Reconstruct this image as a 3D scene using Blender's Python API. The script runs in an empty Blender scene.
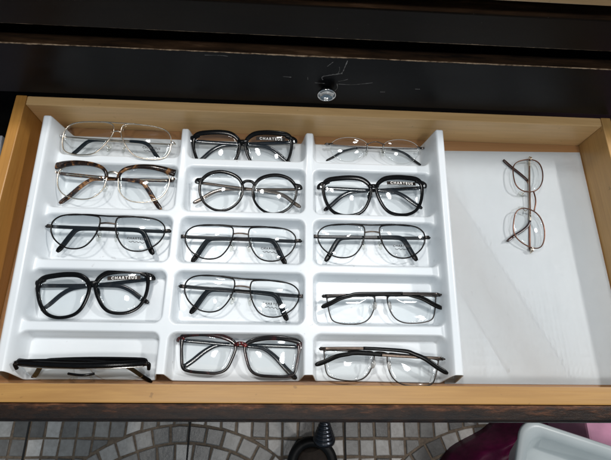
import bpy, bmesh, math, random
from mathutils import Vector, Matrix
random.seed(7)
PI = math.pi
scn = bpy.context.scene
col = scn.collection
mm = 0.001

# ------------------------------------------------------------------ materials
def new_mat(name):
    m = bpy.data.materials.new(name); m.use_nodes = True
    nt = m.node_tree; b = nt.nodes['Principled BSDF']
    return m, nt, b
def N(nt, t, **kw):
    n = nt.nodes.new(t)
    for k, v in kw.items(): setattr(n, k, v)
    return n
def ramp(nt, stops, interp='LINEAR'):
    r = N(nt, 'ShaderNodeValToRGB'); r.color_ramp.interpolation = interp
    el = r.color_ramp.elements
    while len(el) < len(stops): el.new(0.5)
    for e, (p, c) in zip(el, stops):
        e.position = p; e.color = (*c, 1) if len(c) == 3 else c
    return r
def coords(nt, scale=(1, 1, 1), rot=(0, 0, 0), loc=(0, 0, 0)):
    tc = N(nt, 'ShaderNodeTexCoord'); mp = N(nt, 'ShaderNodeMapping')
    mp.inputs['Scale'].default_value = scale; mp.inputs['Rotation'].default_value = rot; mp.inputs['Location'].default_value = loc
    nt.links.new(tc.outputs['Object'], mp.inputs['Vector']); return mp.outputs['Vector']
def noise(nt, vec, scale, detail=4, rough=.55, dist=0):
    n = N(nt, 'ShaderNodeTexNoise'); n.inputs['Scale'].default_value = scale; n.inputs['Detail'].default_value = detail
    n.inputs['Roughness'].default_value = rough; n.inputs['Distortion'].default_value = dist
    if vec is not None: nt.links.new(vec, n.inputs['Vector'])
    return n
def bump(nt, b, h, strength, dist=.001):
    bp = N(nt, 'ShaderNodeBump'); bp.inputs['Strength'].default_value = strength; bp.inputs['Distance'].default_value = dist
    nt.links.new(h, bp.inputs['Height']); nt.links.new(bp.outputs['Normal'], b.inputs['Normal'])
def mix(nt, fac, a, bcol):
    mx = N(nt, 'ShaderNodeMix', data_type='RGBA')
    nt.links.new(fac, mx.inputs[0])
    for s, v in ((6, a), (7, bcol)):
        if isinstance(v, tuple): mx.inputs[s].default_value = (*v, 1)
        else: nt.links.new(v, mx.inputs[s])
    return mx.outputs[2]
def math_n(nt, op, a, b_=None, clamp=False):
    m = N(nt, 'ShaderNodeMath', operation=op, use_clamp=clamp)
    for i, v in enumerate((a, b_)):
        if v is None: continue
        if isinstance(v, (int, float)): m.inputs[i].default_value = v
        else: nt.links.new(v, m.inputs[i])
    return m.outputs[0]
def simple(name, colr, rough=.4, metal=0, coat=0, spec=.5, var=.0, vs=300, bmp=0):
    m, nt, b = new_mat(name)
    b.inputs['Roughness'].default_value = rough; b.inputs['Metallic'].default_value = metal
    b.inputs['Coat Weight'].default_value = coat; b.inputs['Coat Roughness'].default_value = .08
    b.inputs['Specular IOR Level'].default_value = spec
    n = noise(nt, coords(nt), vs, 3)
    c2 = tuple(max(0, c * (1 - var)) for c in colr); c3 = tuple(min(1, c * (1 + var)) for c in colr)
    r = ramp(nt, [(.3, c2), (.7, c3)]); nt.links.new(n.outputs['Fac'], r.inputs['Fac'])
    nt.links.new(r.outputs['Color'], b.inputs['Base Color'])
    if bmp: bump(nt, b, n.outputs['Fac'], bmp, .0005)
    return m

def wood(name, axis, light, dark, rough=.38, seed=0):
    m, nt, b = new_mat(name)
    sc = [38, 38, 38]; sc[axis] = 2.2
    v = coords(nt, tuple(sc), loc=(seed, seed * 1.7, seed * .6))
    n1 = noise(nt, v, 1.6, 7, .62, 1.2)
    sc2 = [420, 420, 420]; sc2[axis] = 14
    v2 = coords(nt, tuple(sc2), loc=(seed, 0, 0))
    n2 = noise(nt, v2, 1.0, 3, .6)
    r = ramp(nt, [(.30, dark), (.42, tuple((a * .4 + b_ * .6) for a, b_ in zip(light, dark))), (.50, tuple((a * .75 + b_ * .25) for a, b_ in zip(light, dark))), (.56, tuple((a * .55 + b_ * .45) for a, b_ in zip(light, dark))), (.70, light)])
    nt.links.new(n1.outputs['Fac'], r.inputs['Fac'])
    f = math_n(nt, 'MULTIPLY', n2.outputs['Fac'], .75)
    c = mix(nt, f, r.outputs['Color'], tuple(x * .72 for x in dark))
    n3 = noise(nt, coords(nt, loc=(seed, 3, 1)), 9, 3)
    c2 = mix(nt, math_n(nt, 'MULTIPLY', n3.outputs['Fac'], .35), c, tuple(x * .8 for x in light))
    # small knocks and stains
    n4 = noise(nt, coords(nt, loc=(seed * 3, 1, 1)), 95, 2)
    st = ramp(nt, [(.70, (0, 0, 0)), (.76, (1, 1, 1))]); nt.links.new(n4.outputs['Fac'], st.inputs['Fac'])
    c3 = mix(nt, math_n(nt, 'MULTIPLY', st.outputs['Color'], .5), c2, tuple(x * .45 for x in dark))
    nt.links.new(c3, b.inputs['Base Color'])
    b.inputs['Roughness'].default_value = rough
    b.inputs['Coat Weight'].default_value = .25; b.inputs['Coat Roughness'].default_value = .3
    bump(nt, b, n2.outputs['Fac'], .12, .0006)
    return m
CY = .3525
PINE_X = wood('pine_board_x', 0, (.62, .40, .185), (.47, .285, .115), seed=1)
PINE_BACK = wood('pine_back', 0, (.86, .56, .265), (.60, .36, .145), seed=8)
PINE_Y = wood('pine_board_y', 1, (.60, .30, .07), (.40, .175, .035), seed=3)
PINE_R = wood('pine_board_right', 1, (.62, .37, .135), (.42, .225, .07), seed=5)
PINE_F = wood('pine_front', 0, (.54, .30, .085), (.34, .165, .04), seed=12)
FLOORWOOD = wood('drawer_bottom_wood', 0, (.42, .22, .09), (.30, .15, .06), seed=6)

def lacquer(name, edges, base=(.0045, .0045, .005), chip=(.46, .33, .22), rough=.33, axis='Z', width=.0016, under=(.055, .03, .016)):
    """black lacquer, chipped to wood along the edges given (coordinate values on the axis)"""
    m, nt, b = new_mat(name)
    tc = N(nt, 'ShaderNodeTexCoord'); sp = N(nt, 'ShaderNodeSeparateXYZ'); nt.links.new(tc.outputs['Object'], sp.inputs[0])
    n1 = noise(nt, coords(nt, (1, 1, 1)), 60, 6, .7)
    n0 = noise(nt, coords(nt, (9, 9, 9)), 1, 3, .6)
    tot = None
    for e in edges:
        d = math_n(nt, 'ABSOLUTE', math_n(nt, 'SUBTRACT', sp.outputs[axis], e))
        w = math_n(nt, 'MULTIPLY', math_n(nt, 'POWER', n1.outputs['Fac'], 2.0), width * 5)
        w = math_n(nt, 'MULTIPLY', w, math_n(nt, 'MULTIPLY', n0.outputs['Fac'], 1.3))
        k = math_n(nt, 'SUBTRACT', w, d); k = math_n(nt, 'MULTIPLY', k, 2500, clamp=True)
        tot = k if tot is None else math_n(nt, 'MAXIMUM', tot, k)
    front = math_n(nt, 'LESS_THAN', sp.outputs['Y'], CY + .0013)
    ledge = math_n(nt, 'GREATER_THAN', sp.outputs['Y'], CY + .0013)
    if tot is not None: tot = math_n(nt, 'MULTIPLY', tot, front)
    n2 = noise(nt, coords(nt, (2, 14, 14)), 3, 5, .6)
    r = ramp(nt, [(.35, base), (.75, tuple(x * 1.9 for x in base))]); nt.links.new(n2.outputs['Fac'], r.inputs['Fac'])
    # tiny dust specks
    n3 = noise(nt, coords(nt), 420, 2); sr = ramp(nt, [(.70, (0, 0, 0)), (.78, (1, 1, 1))]); nt.links.new(n3.outputs['Fac'], sr.inputs['Fac'])
    c = mix(nt, math_n(nt, 'MULTIPLY', sr.outputs['Color'], .10), r.outputs['Color'], (.35, .33, .30))
    if tot is not None:
        n5 = noise(nt, coords(nt), 150, 3)
        cr = ramp(nt, [(.3, under), (.62, chip)]); nt.links.new(n5.outputs['Fac'], cr.inputs['Fac'])
        # ledge behind the edge: worn patches, with warm reflected light put into their brown
        n7 = noise(nt, coords(nt, (5, 40, 5)), 2.2, 6, .7); lr = ramp(nt, [(.35, (.008, .006, .005)), (.60, (.040, .022, .012)), (.78, (.12, .07, .04))]); nt.links.new(n7.outputs['Fac'], lr.inputs['Fac'])
        c = mix(nt, ledge, c, lr.outputs['Color'])
        c = mix(nt, tot, c, cr.outputs['Color'])
    nt.links.new(c, b.inputs['Base Color'])
    rr = ramp(nt, [(.3, (rough * .8,) * 3), (.7, (rough * 1.35,) * 3)]); nt.links.new(n2.outputs['Fac'], rr.inputs['Fac'])
    nt.links.new(rr.outputs['Color'], b.inputs['Roughness']); b.inputs['Specular IOR Level'].default_value = .10
    bump(nt, b, n1.outputs['Fac'], .08, .0005)
    return m

def worn_front(name):
    """dark stained front edge, rubbed brown along the pale board"""
    m, nt, b = new_mat(name)
    tc = N(nt, 'ShaderNodeTexCoord'); sp = N(nt, 'ShaderNodeSeparateXYZ'); nt.links.new(tc.outputs['Object'], sp.inputs[0])
    n1 = noise(nt, coords(nt, (14, 60, 60)), 3.2, 8, .72)
    n2 = noise(nt, coords(nt), 3.0, 3)
    t = math_n(nt, 'MULTIPLY', math_n(nt, 'ADD', sp.outputs['Y'], .0325), 52.)    # 0 outer edge .. 1 at the pale board
    s = math_n(nt, 'ADD', math_n(nt, 'MULTIPLY', t, .34), math_n(nt, 'MULTIPLY', n1.outputs['Fac'], .8))
    s = math_n(nt, 'ADD', s, math_n(nt, 'MULTIPLY', n2.outputs['Fac'], .25))
    r = ramp(nt, [(.55, (.008, .007, .007)), (.74, (.022, .012, .008)), (.86, (.085, .034, .016)), (.98, (.27, .12, .05))])
    nt.links.new(s, r.inputs['Fac']); nt.links.new(r.outputs['Color'], b.inputs['Base Color'])
    b.inputs['Roughness'].default_value = .32; b.inputs['Specular IOR Level'].default_value = .14
    bump(nt, b, n1.outputs['Fac'], .45, .0012)
    return m

def plastic_white(name):
    m, nt, b = new_mat(name)
    n = noise(nt, coords(nt), 14, 4); r = ramp(nt, [(.3, (.70, .745, .775)), (.7, (.76, .80, .83))])
    nt.links.new(n.outputs['Fac'], r.inputs['Fac'])
    n2 = noise(nt, coords(nt, loc=(5, 2, 0)), 120, 2); sr = ramp(nt, [(.70, (0, 0, 0)), (.75, (1, 1, 1))]); nt.links.new(n2.outputs['Fac'], sr.inputs['Fac'])
    n6 = noise(nt, coords(nt, loc=(1, 7, 0)), 25, 2); sr2 = ramp(nt, [(.5, (0, 0, 0)), (.7, (1, 1, 1))]); nt.links.new(n6.outputs['Fac'], sr2.inputs['Fac'])
    c = mix(nt, math_n(nt, 'MULTIPLY', math_n(nt, 'MULTIPLY', sr.outputs['Color'], sr2.outputs['Color']), .7), r.outputs['Color'], (.24, .22, .20))
    nt.links.new(c, b.inputs['Base Color'])
    b.inputs['Roughness'].default_value = .27
    n4 = noise(nt, coords(nt), 60, 3); bump(nt, b, n4.outputs['Fac'], .10, .0015)
    b.inputs['Subsurface Weight'].default_value = 0
    return m

def lens_mat(name, tint=(.985, .992, .992)):
    m = bpy.data.materials.new(name); m.use_nodes = True; nt = m.node_tree
    for n in list(nt.nodes): nt.nodes.remove(n)
    out = N(nt, 'ShaderNodeOutputMaterial'); tr = N(nt, 'ShaderNodeBsdfTransparent'); gl = N(nt, 'ShaderNodeBsdfGlossy')
    tr.inputs['Color'].default_value = (*tint, 1)
    nz = noise(nt, coords(nt), 130, 3); rr = ramp(nt, [(.4, (.015,) * 3), (.75, (.06,) * 3)]); nt.links.new(nz.outputs['Fac'], rr.inputs['Fac'])
    nt.links.new(rr.outputs['Color'], gl.inputs['Roughness']); gl.inputs['Color'].default_value = (.86, .93, 1, 1)
    fr = N(nt, 'ShaderNodeLayerWeight'); fr.inputs['Blend'].default_value = .5
    fac = math_n(nt, 'ADD', math_n(nt, 'MULTIPLY', math_n(nt, 'POWER', fr.outputs['Facing'], 5.0), .9), .038)
    mx = N(nt, 'ShaderNodeMixShader')
    nt.links.new(fac, mx.inputs['Fac']); nt.links.new(tr.outputs[0], mx.inputs[1]); nt.links.new(gl.outputs[0], mx.inputs[2])
    nt.links.new(mx.outputs[0], out.inputs['Surface']); return m
LENS = lens_mat('demo_lens')
PADGREY = None
SILICONE = lens_mat('clear_silicone', (.90, .90, .88))
CLEARBROWN = None
def tortoise(name, a, b_, c_, scale=90, rough=.15, coat=.12):
    m, nt, b = new_mat(name)
    v = coords(nt); n = noise(nt, v, scale, 3, .6, .8)
    r = ramp(nt, [(.42, a), (.54, b_), (.66, c_)]); nt.links.new(n.outputs['Fac'], r.inputs['Fac'])
    nt.links.new(r.outputs['Color'], b.inputs['Base Color']); b.inputs['Roughness'].default_value = rough
    b.inputs['Coat Weight'].default_value = coat; b.inputs['Specular IOR Level'].default_value = .3; b.inputs['Coat Roughness'].default_value = .05
    return m
BLACK = simple('black_acetate', (.004, .004, .0045), .15, coat=0, spec=.16, var=.2)
DKTEMPLE = tortoise('dark_acetate_temple', (.006, .006, .007), (.012, .011, .012), (.03, .024, .02), 50)
TORT = tortoise('tortoiseshell', (.012, .006, .004), (.055, .022, .009), (.34, .16, .055), 110)
DKTORT = tortoise('dark_tortoiseshell', (.009, .006, .005), (.022, .011, .007), (.20, .09, .03), 120)
REDBLK = tortoise('red_black_acetate', (.007, .006, .006), (.008, .006, .006), (.035, .008, .008), 45)
RED = tortoise('red_marbled_acetate', (.02, .005, .005), (.12, .014, .014), (.28, .05, .04), 150)
GOLD = simple('pale_gold_metal', (.70, .61, .50), .22, 1, var=.08)
SILVER = simple('silver_metal', (.72, .72, .71), .22, 1, var=.08)
GUN = simple('gunmetal', (.055, .048, .045), .25, .8, spec=.3, var=.2)
DARKMETAL = simple('black_enamel_metal', (.007, .006, .006), .22, .15, spec=.25, var=.2)
BROWNMETAL = simple('red_brown_metal', (.16, .075, .05), .28, .8, var=.3)
BRONZE = simple('bronze_metal', (.105, .08, .064), .28, .85, var=.2)
GOLDBROWN = simple('smoked_temple_with_metal_core', (.085, .068, .055), .2, .4, coat=.3, var=.35, vs=60)
BLKTIP = simple('black_rubber_tip', (.004, .004, .004), .2, coat=0, spec=.12, var=.2)
PADGREY = simple('milky_silicone_pad', (.36, .36, .35), .2, spec=.6, var=.2)
BROWNTIP = simple('brown_tip', (.030, .012, .010), .25, spec=.4, var=.3)
INKB = simple('black_print', (.012, .012, .014), .5)
INKW = simple('white_print', (.82, .80, .76), .5)
STICKER = simple('brown_sticker', (.055, .038, .030), .4, var=.3, vs=90)
CHROME = simple('worn_chrome', (.62, .61, .60), .18, 1, var=.15)
SCRATCH = simple('scratched_lacquer', (.17, .16, .15), .6, var=.5, vs=160)

# ------------------------------------------------------------------ object helpers
def link(name, bm, mat, parent=None, smooth=True):
    me = bpy.data.meshes.new(name)
    bmesh.ops.recalc_face_normals(bm, faces=bm.faces)
    bm.to_mesh(me); bm.free()
    if smooth:
        for p in me.polygons: p.use_smooth = True
    for mt in (mat if isinstance(mat, (list, tuple)) else [mat]): me.materials.append(mt)
    o = bpy.data.objects.new(name, me); col.objects.link(o)
    if parent: o.parent = parent
    return o
def tag(o, label=None, cat=None, group=None, kind=None):
    if label: o['label'] = label
    if cat: o['category'] = cat
    if group: o['group'] = group
    if kind: o['kind'] = kind
    return o
def empty(name, loc=(0, 0, 0)):
    o = bpy.data.objects.new(name, None); col.objects.link(o); o.location = loc; o.empty_display_size = .02; return o
def add_box(bm, x0, x1, y0, y1, z0, z1, bev=.0, seg=2):
    r = bmesh.ops.create_cube(bm, size=1)
    vs = r['verts']
    for v in vs:
        v.co = Vector(((x0 + x1) / 2 + v.co.x * (x1 - x0), (y0 + y1) / 2 + v.co.y * (y1 - y0), (z0 + z1) / 2 + v.co.z * (z1 - z0)))
    if bev:
        es = list({e for v in vs for e in v.link_edges})
        bmesh.ops.bevel(bm, geom=es, offset=bev, segments=seg, profile=.6, affect='EDGES')
def box(name, dims, mat, parent=None, bev=.001, smooth=False):
    bm = bmesh.new(); add_box(bm, *dims, bev=bev); return link(name, bm, mat, parent, smooth)
def lathe(bm, prof, M=None, seg=32):
    """prof: list of (radius, z)"""
    rings = []
    for r, z in prof:
        ring = []
        for k in range(seg):
            a = 2 * PI * k / seg; p = Vector((r * math.cos(a), r * math.sin(a), z))
            ring.append(bm.verts.new(M @ p if M else p))
        rings.append(ring)
    for a, b in zip(rings, rings[1:]):
        for k in range(seg): bm.faces.new((a[k], a[(k + 1) % seg], b[(k + 1) % seg], b[k]))
    bm.faces.new(rings[0]); bm.faces.new(rings[-1])
def catmull(pts, n, closed=False):
    P = [Vector(p) for p in pts]; out = []; m = len(P)
    segs = m if closed else m - 1
    for i in range(segs):
        if closed: p0, p1, p2, p3 = P[(i - 1) % m], P[i], P[(i + 1) % m], P[(i + 2) % m]
        else: p0, p1, p2, p3 = P[max(i - 1, 0)], P[i], P[i + 1], P[min(i + 2, m - 1)]
        for k in range(n):
            t = k / n
            out.append(.5 * ((2 * p1) + (p2 - p0) * t + (2 * p0 - 5 * p1 + 4 * p2 - p3) * t * t + (3 * p1 - p0 - 3 * p2 + p3) * t ** 3))
    if not closed: out.append(P[-1].copy())
    return out
def resample(pts, n, closed):
    P = pts + ([pts[0]] if closed else [])
    d = [0]
    for a, b in zip(P, P[1:]): d.append(d[-1] + (b - a).length)
    out = []; j = 0; cnt = n if closed else n - 1
    for i in range(n):
        s = d[-1] * i / cnt
        while j < len(d) - 2 and d[j + 1] < s: j += 1
        f = (s - d[j]) / max(1e-9, d[j + 1] - d[j]); out.append(P[j].lerp(P[j + 1], min(1, f)))
    return out
def sweep(bm, pts, w, d, closed=False, ns=8, sq=.75):
    """sweep a rounded w (in plane) by d (along z) section along pts; w, d numbers or lists. lengths in metres"""
    n = len(pts); rings = []
    W = w if isinstance(w, (list, tuple)) else [w] * n
    D = d if isinstance(d, (list, tuple)) else [d] * n
    for i, p in enumerate(pts):
        a = pts[(i - 1) % n] if (closed or i > 0) else pts[i]
        b = pts[(i + 1) % n] if (closed or i < n - 1) else pts[i]
        t = (b - a).normalized()
        side = t.cross(Vector((0, 0, 1)))
        if side.length < .2: side = t.cross(Vector((0, 1, 0)))
        side.normalize(); up = side.cross(t).normalized()
        ring = []
        for k in range(ns):
            ang = 2 * PI * (k + .5) / ns; c, s = math.cos(ang), math.sin(ang)
            c = math.copysign(abs(c) ** sq, c); s = math.copysign(abs(s) ** sq, s)
            ring.append(bm.verts.new(p + side * (c * W[i] / 2) + up * (s * D[i] / 2)))
        rings.append(ring)
    rng = n if closed else n - 1
    for i in range(rng):
        a, b = rings[i], rings[(i + 1) % n]
        for k in range(ns): bm.faces.new((a[k], a[(k + 1) % ns], b[(k + 1) % ns], b[k]))
    if not closed:
        for r_, sgn in ((rings[0], 1), (rings[-1], -1)): bm.faces.new(r_)
def V(x, y, z=0): return Vector((x * mm, y * mm, z * mm))

FONT_CACHE = {}
def text_mesh(txt, size, spacing=1.0):
    key = (txt, size, spacing)
    if key not in FONT_CACHE:
        cu = bpy.data.curves.new('print_text', 'FONT'); cu.body = txt; cu.size = size; cu.align_x = 'CENTER'; cu.align_y = 'CENTER'
        cu.space_character = spacing; cu.resolution_u = 3; cu.offset = size * .034
        o = bpy.data.objects.new('print_text', cu); col.objects.link(o)
        bpy.context.view_layer.update()
        me = bpy.data.meshes.new_from_object(o.evaluated_get(bpy.context.evaluated_depsgraph_get()))
        vs = [v.co.copy() for v in me.vertices]; fs = [list(p.vertices) for p in me.polygons]
        bpy.data.objects.remove(o); bpy.data.curves.remove(cu); bpy.data.meshes.remove(me)
        FONT_CACHE[key] = (vs, fs)
    return FONT_CACHE[key]

# ------------------------------------------------------------------ eyeglasses
# local frame of a pair: x across, y up, z out of the front; origin midway between the hinges; outlines in mm for the +x lens
def wrap(x): return -(x * x) / (2 * 620.0)
class Pair:
    def __init__(s, outline, dome=2.6, inset=.4, z0=0):
        s.out = resample(catmull([(x, y, 0) for x, y in outline], 10, True), 96, True)
        s.cx = sum(p.x for p in s.out) / 96; s.cy = sum(p.y for p in s.out) / 96
        s.dome = dome; s.inset = inset; s.z0 = z0
        s.polar = [0] * 180
        pol = sorted((math.atan2(p.y - s.cy, p.x - s.cx), math.hypot(p.x - s.cx, p.y - s.cy)) for p in s.out)
        s.pol = pol
    def rad(s, a):
        pol = s.pol
        for (a0, r0), (a1, r1) in zip(pol, pol[1:]):
            if a0 <= a <= a1: return r0 + (r1 - r0) * (a - a0) / max(1e-6, a1 - a0)
        return (pol[0][1] + pol[-1][1]) / 2
    def lens_z(s, x, y):
        dx, dy = x - s.cx, y - s.cy
        rho = min(1, math.hypot(dx, dy) / max(.1, s.rad(math.atan2(dy, dx))))
        return wrap(x) + s.z0 + s.dome * (1 - rho * rho)
    def rim_path(s, side):
        return [V(side * p.x, p.y, wrap(p.x) + s.z0) for p in s.out]
    def lens(s, side):
        bm = bmesh.new(); K = 9; layers = []
        for th in (0, -1.7):
            c = bm.verts.new(V(side * s.cx, s.cy, s.lens_z(s.cx, s.cy) + th)); rings = []
            for k in range(1, K + 1):
                rho = k / K; ring = []
                for p in s.out:
                    L = math.hypot(p.x - s.cx, p.y - s.cy); f = rho * (L - s.inset) / L
                    x = s.cx + (p.x - s.cx) * f; y = s.cy + (p.y - s.cy) * f
                    ring.append(bm.verts.new(V(side * x, y, wrap(x) + s.z0 + s.dome * (1 - rho * rho) + th + (.35 if k == K and th else 0))))
                rings.append(ring)
            n = len(s.out)
            for i in range(n): bm.faces.new((c, rings[0][i], rings[0][(i + 1) % n]))
            for a, b in zip(rings, rings[1:]):
                for i in range(n): bm.faces.new((a[i], b[i], b[(i + 1) % n], a[(i + 1) % n]))
            layers.append(rings[-1])
        a, b = layers
        for i in range(len(a)): bm.faces.new((a[i], a[(i + 1) % len(a)], b[(i + 1) % len(a)], b[i]))
        return bm
    def print_bm(s, txt, cx, cy, size, spacing, z=.12, scribble=None, rot=0):
        bm = bmesh.new(); vs, fs = text_mesh(txt, size, spacing)
        nv = []
        for v in vs:
            x = cx + v.x * math.cos(rot) - v.y * math.sin(rot); y = cy + v.x * math.sin(rot) + v.y * math.cos(rot)
            nv.append(bm.verts.new(V(x, y, s.lens_z(x, y) + z)))
        for f in fs:
            try: bm.faces.new([nv[i] for i in f])
            except ValueError: pass
        if scribble:
            pts = [Vector((cx + x, cy + y, 0)) for x, y in scribble]
            pts = resample(catmull(pts, 8), 70, False)
            pts = [V(p.x, p.y, s.lens_z(p.x, p.y) + z) for p in pts]
            sweep(bm, pts, .8 * mm, .05 * mm, ns=4)
        return bm
SCRIB = [(-9, -3.6), (-6.5, -4.6), (-4, -3.4), (-2, -4.8), (.5, -3.6), (2.5, -4.9), (4.5, -3.8), (7, -5.4), (9.5, -4.2)]

def temple(root, side, W, bend, tip, depth, hgt, mat, tipmat=None, hgt_tip=None, th=1.4, start_y=0, hinge_mat=None, tip_from=.62, bow=0, accent=None):
    """folded arm: from the hinge at side*W/2 across behind (or over) the front to the ear bend and the tip. bend/tip in mm, given for an arm hinged on the -x side"""
    x0 = -W / 2 + 1.5
    ctrl = [(x0, start_y, -3.2), (x0 + 1.6, start_y, -depth * .8), (x0 + 9, start_y + bow * .4, -depth), ((x0 + bend[0]) / 2, (start_y + bend[1]) / 2 + bow, -depth - .6),
            (bend[0] - 12, bend[1] * .97 + start_y * .03 + bow * .3, -depth), (bend[0], bend[1] - 2.0, -depth), (bend[0] + (tip[0] - bend[0]) * .34, bend[1] + (tip[1] - bend[1]) * .32, -depth),
            (bend[0] + (tip[0] - bend[0]) * .7, bend[1] + (tip[1] - bend[1]) * .72, -depth + .6), (tip[0], tip[1], -depth + 1.2)]
    ctrl = [(-side * x, y, z) for x, y, z in ctrl]
    pts = [p * mm for p in resample(catmull([Vector(c) for c in ctrl], 10), 64, False)]
    ht = hgt_tip or hgt
    def prof(i):
        t = i / 63
        w = hgt + (ht - hgt) * max(0, min(1, (t - .55) / .3))
        if t > .965: w *= math.sqrt(max(.12, 1 - ((t - .965) / .035) ** 2 * .8))
        if t < .06: w *= 1.0
        return w * mm
    cut = int(64 * tip_from) if tipmat else 64
    bm = bmesh.new(); sweep(bm, pts[:cut], [prof(i) for i in range(cut)], th * mm, ns=12, sq=.5)
    t_o = link('temple', bm, mat, root)
    if tipmat:
        bm = bmesh.new(); n = 64 - cut + 2
        sweep(bm, pts[cut - 2:], [prof(i) + .5 * mm for i in range(cut - 2, 64)], (th + 1.0) * mm, ns=12, sq=.55)
        link('temple_tip', bm, tipmat, t_o)
    if hinge_mat:
        bm = bmesh.new(); hx = side * (W / 2 - 2.6)
        add_box(bm, (hx - 1.5) * mm, (hx + 1.5) * mm, (start_y - 1.6) * mm, (start_y + 1.6) * mm, -5.6 * mm, -2.2 * mm, bev=.3 * mm)
        link('hinge', bm, hinge_mat, t_o)
    if accent:
        a0, a1, am = accent
        bm = bmesh.new(); i0, i1 = int(64 * a0), int(64 * a1)
        sweep(bm, [p + Vector((0, 0, .3 * mm)) for p in pts[i0:i1]], [prof(i) * .55 for i in range(i0, i1)], (th + .2) * mm)
        link('inlay_or_sheen', bm, am, t_o)
    return t_o
def nose_pad(root, side, x, y, z, arm_from, mat=SILICONE, armmat=SILVER, size=(3.2, 6.5, 1.3)):
    bm = bmesh.new(); bmesh.ops.create_uvsphere(bm, u_segments=12, v_segments=8, radius=1)
    M = Matrix.Translation(V(side * x, y, z)) @ Matrix.Rotation(side * math.radians(-38), 4, 'Y') @ Matrix.Rotation(side * math.radians(14), 4, 'Z') @ Matrix.Diagonal((size[0] * mm, size[1] * mm, size[2] * mm, 1))
    bm.transform(M); o = link('nose_pad', bm, mat, root)
    if armmat:
        bm = bmesh.new(); a = arm_from
        pts = resample(catmull([V(side * a[0], a[1], -.6), V(side * (a[0] + .8), a[1] - 1.0, z * .7), V(side * (x + 1.0), y + 1.5, z * 1.15), V(side * x, y, z - .2)], 6), 14, False)
        sweep(bm, pts, 1.0 * mm, 1.0 * mm, ns=6); link('pad_arm', bm, armmat, o)
    return o
def bar(bm, pts, w, d, n=18, ns=8, sq=.75):
    sweep(bm, resample(catmull([V(*p) for p in pts], 8), n, False), w if isinstance(w, list) else w * mm, d * mm, ns=ns, sq=sq)
def place(o, c, ang, tilt, flip=False):
    a, t = math.radians(ang), math.radians(tilt)
    X = Vector((math.cos(a), math.sin(a), 0)); Y = Vector((-math.sin(a) * math.cos(t), math.cos(a) * math.cos(t), math.sin(t))); Z = X.cross(Y)
    if flip: X, Z = -X, -Z
    o.rotation_euler = Matrix((X, Y, Z)).transposed().to_euler(); o.location = Vector(c) * mm
GROUP = 'eyeglasses lying in the display tray'
def copy_tree(o, parent=None):
    c = o.copy(); col.objects.link(c); c.parent = parent
    for ch in o.children: copy_tree(ch, c)
    return c
def new_pair(label, group=GROUP):
    r = empty('eyeglasses'); tag(r, label, 'eyeglasses', group); return r
def end_block(bm, side, W, px, py, y, w=3.2, d=2.4, w2=None):
    """lug from the rim at (px,py) out to the hinge, turned back"""
    n = 16; w2 = w2 or w
    bar(bm, [(side * px, py, wrap(px) + .2), (side * (px + (W / 2 - px) * .6), y + (py - y) * .3, wrap(W / 2) + .2), (side * (W / 2 - .6), y, wrap(W / 2) - .6), (side * (W / 2 - .4), y, wrap(W / 2) - 4.2)],
        [(w + (w2 - w) * i / (n - 1)) * mm for i in range(n)], d, n=n)

# --- A: pale gold aviator with double bridge
def make_A():
    W = 147
    O = [(5, 14), (7.5, 19), (16, 21.4), (29, 21.6), (48, 20.2), (61, 16.0), (67.6, 7.5), (69.4, -5), (68, -17.8), (63.5, -26), (53, -30), (38.5, -30.6), (26.2, -27.5), (17, -18.5), (8.8, -4.6), (5, 6)]
    P = Pair([(x, y * .88) for x, y in O], dome=2.6)
    r = new_pair('pale gold aviator glasses with double bridge, in the back row at the tray\'s left wall')
    bm = bmesh.new()
    for s in (1, -1):
        sweep(bm, P.rim_path(s), 1.5 * mm, 1.9 * mm, closed=True); end_block(bm, s, W, 68.6, -1, -2, 2.6, 1.6)
    bar(bm, [(-22, 19.2, .6), (-9, 18.9, 1), (0, 18.5, 1.2), (9, 18.9, 1), (22, 19.2, .6)], 1.3, 1.6)
    bar(bm, [(-5.2, 6.5, .1), (0, 7.6, .9), (5.2, 6.5, .1)], 1.9, 1.5, n=10)
    link('frame', bm, GOLD, r)
    for s in (1, -1):
        L = link('lens', P.lens(s), LENS, r)
        if s == 1: link('lens_print', P.print_bm('CHARTEUS', 46, -12.5, 3.9, 1.2, scribble=SCRIB), INKB, L)
    temple(r, -1, W, (36, -2), (56, -25), 8, 2.2, GOLD, BLKTIP, 4.6, 1.3, -2, SILVER, .66)
    temple(r, 1, W, (38, -2), (58, -25), 11, 2.2, GOLD, BLKTIP, 4.6, 1.3, -2, SILVER, .66)
    for s in (1, -1): nose_pad(r, s, 9.2, -14, -4.5, (12, -9.5), armmat=GOLD)
    return r
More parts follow.
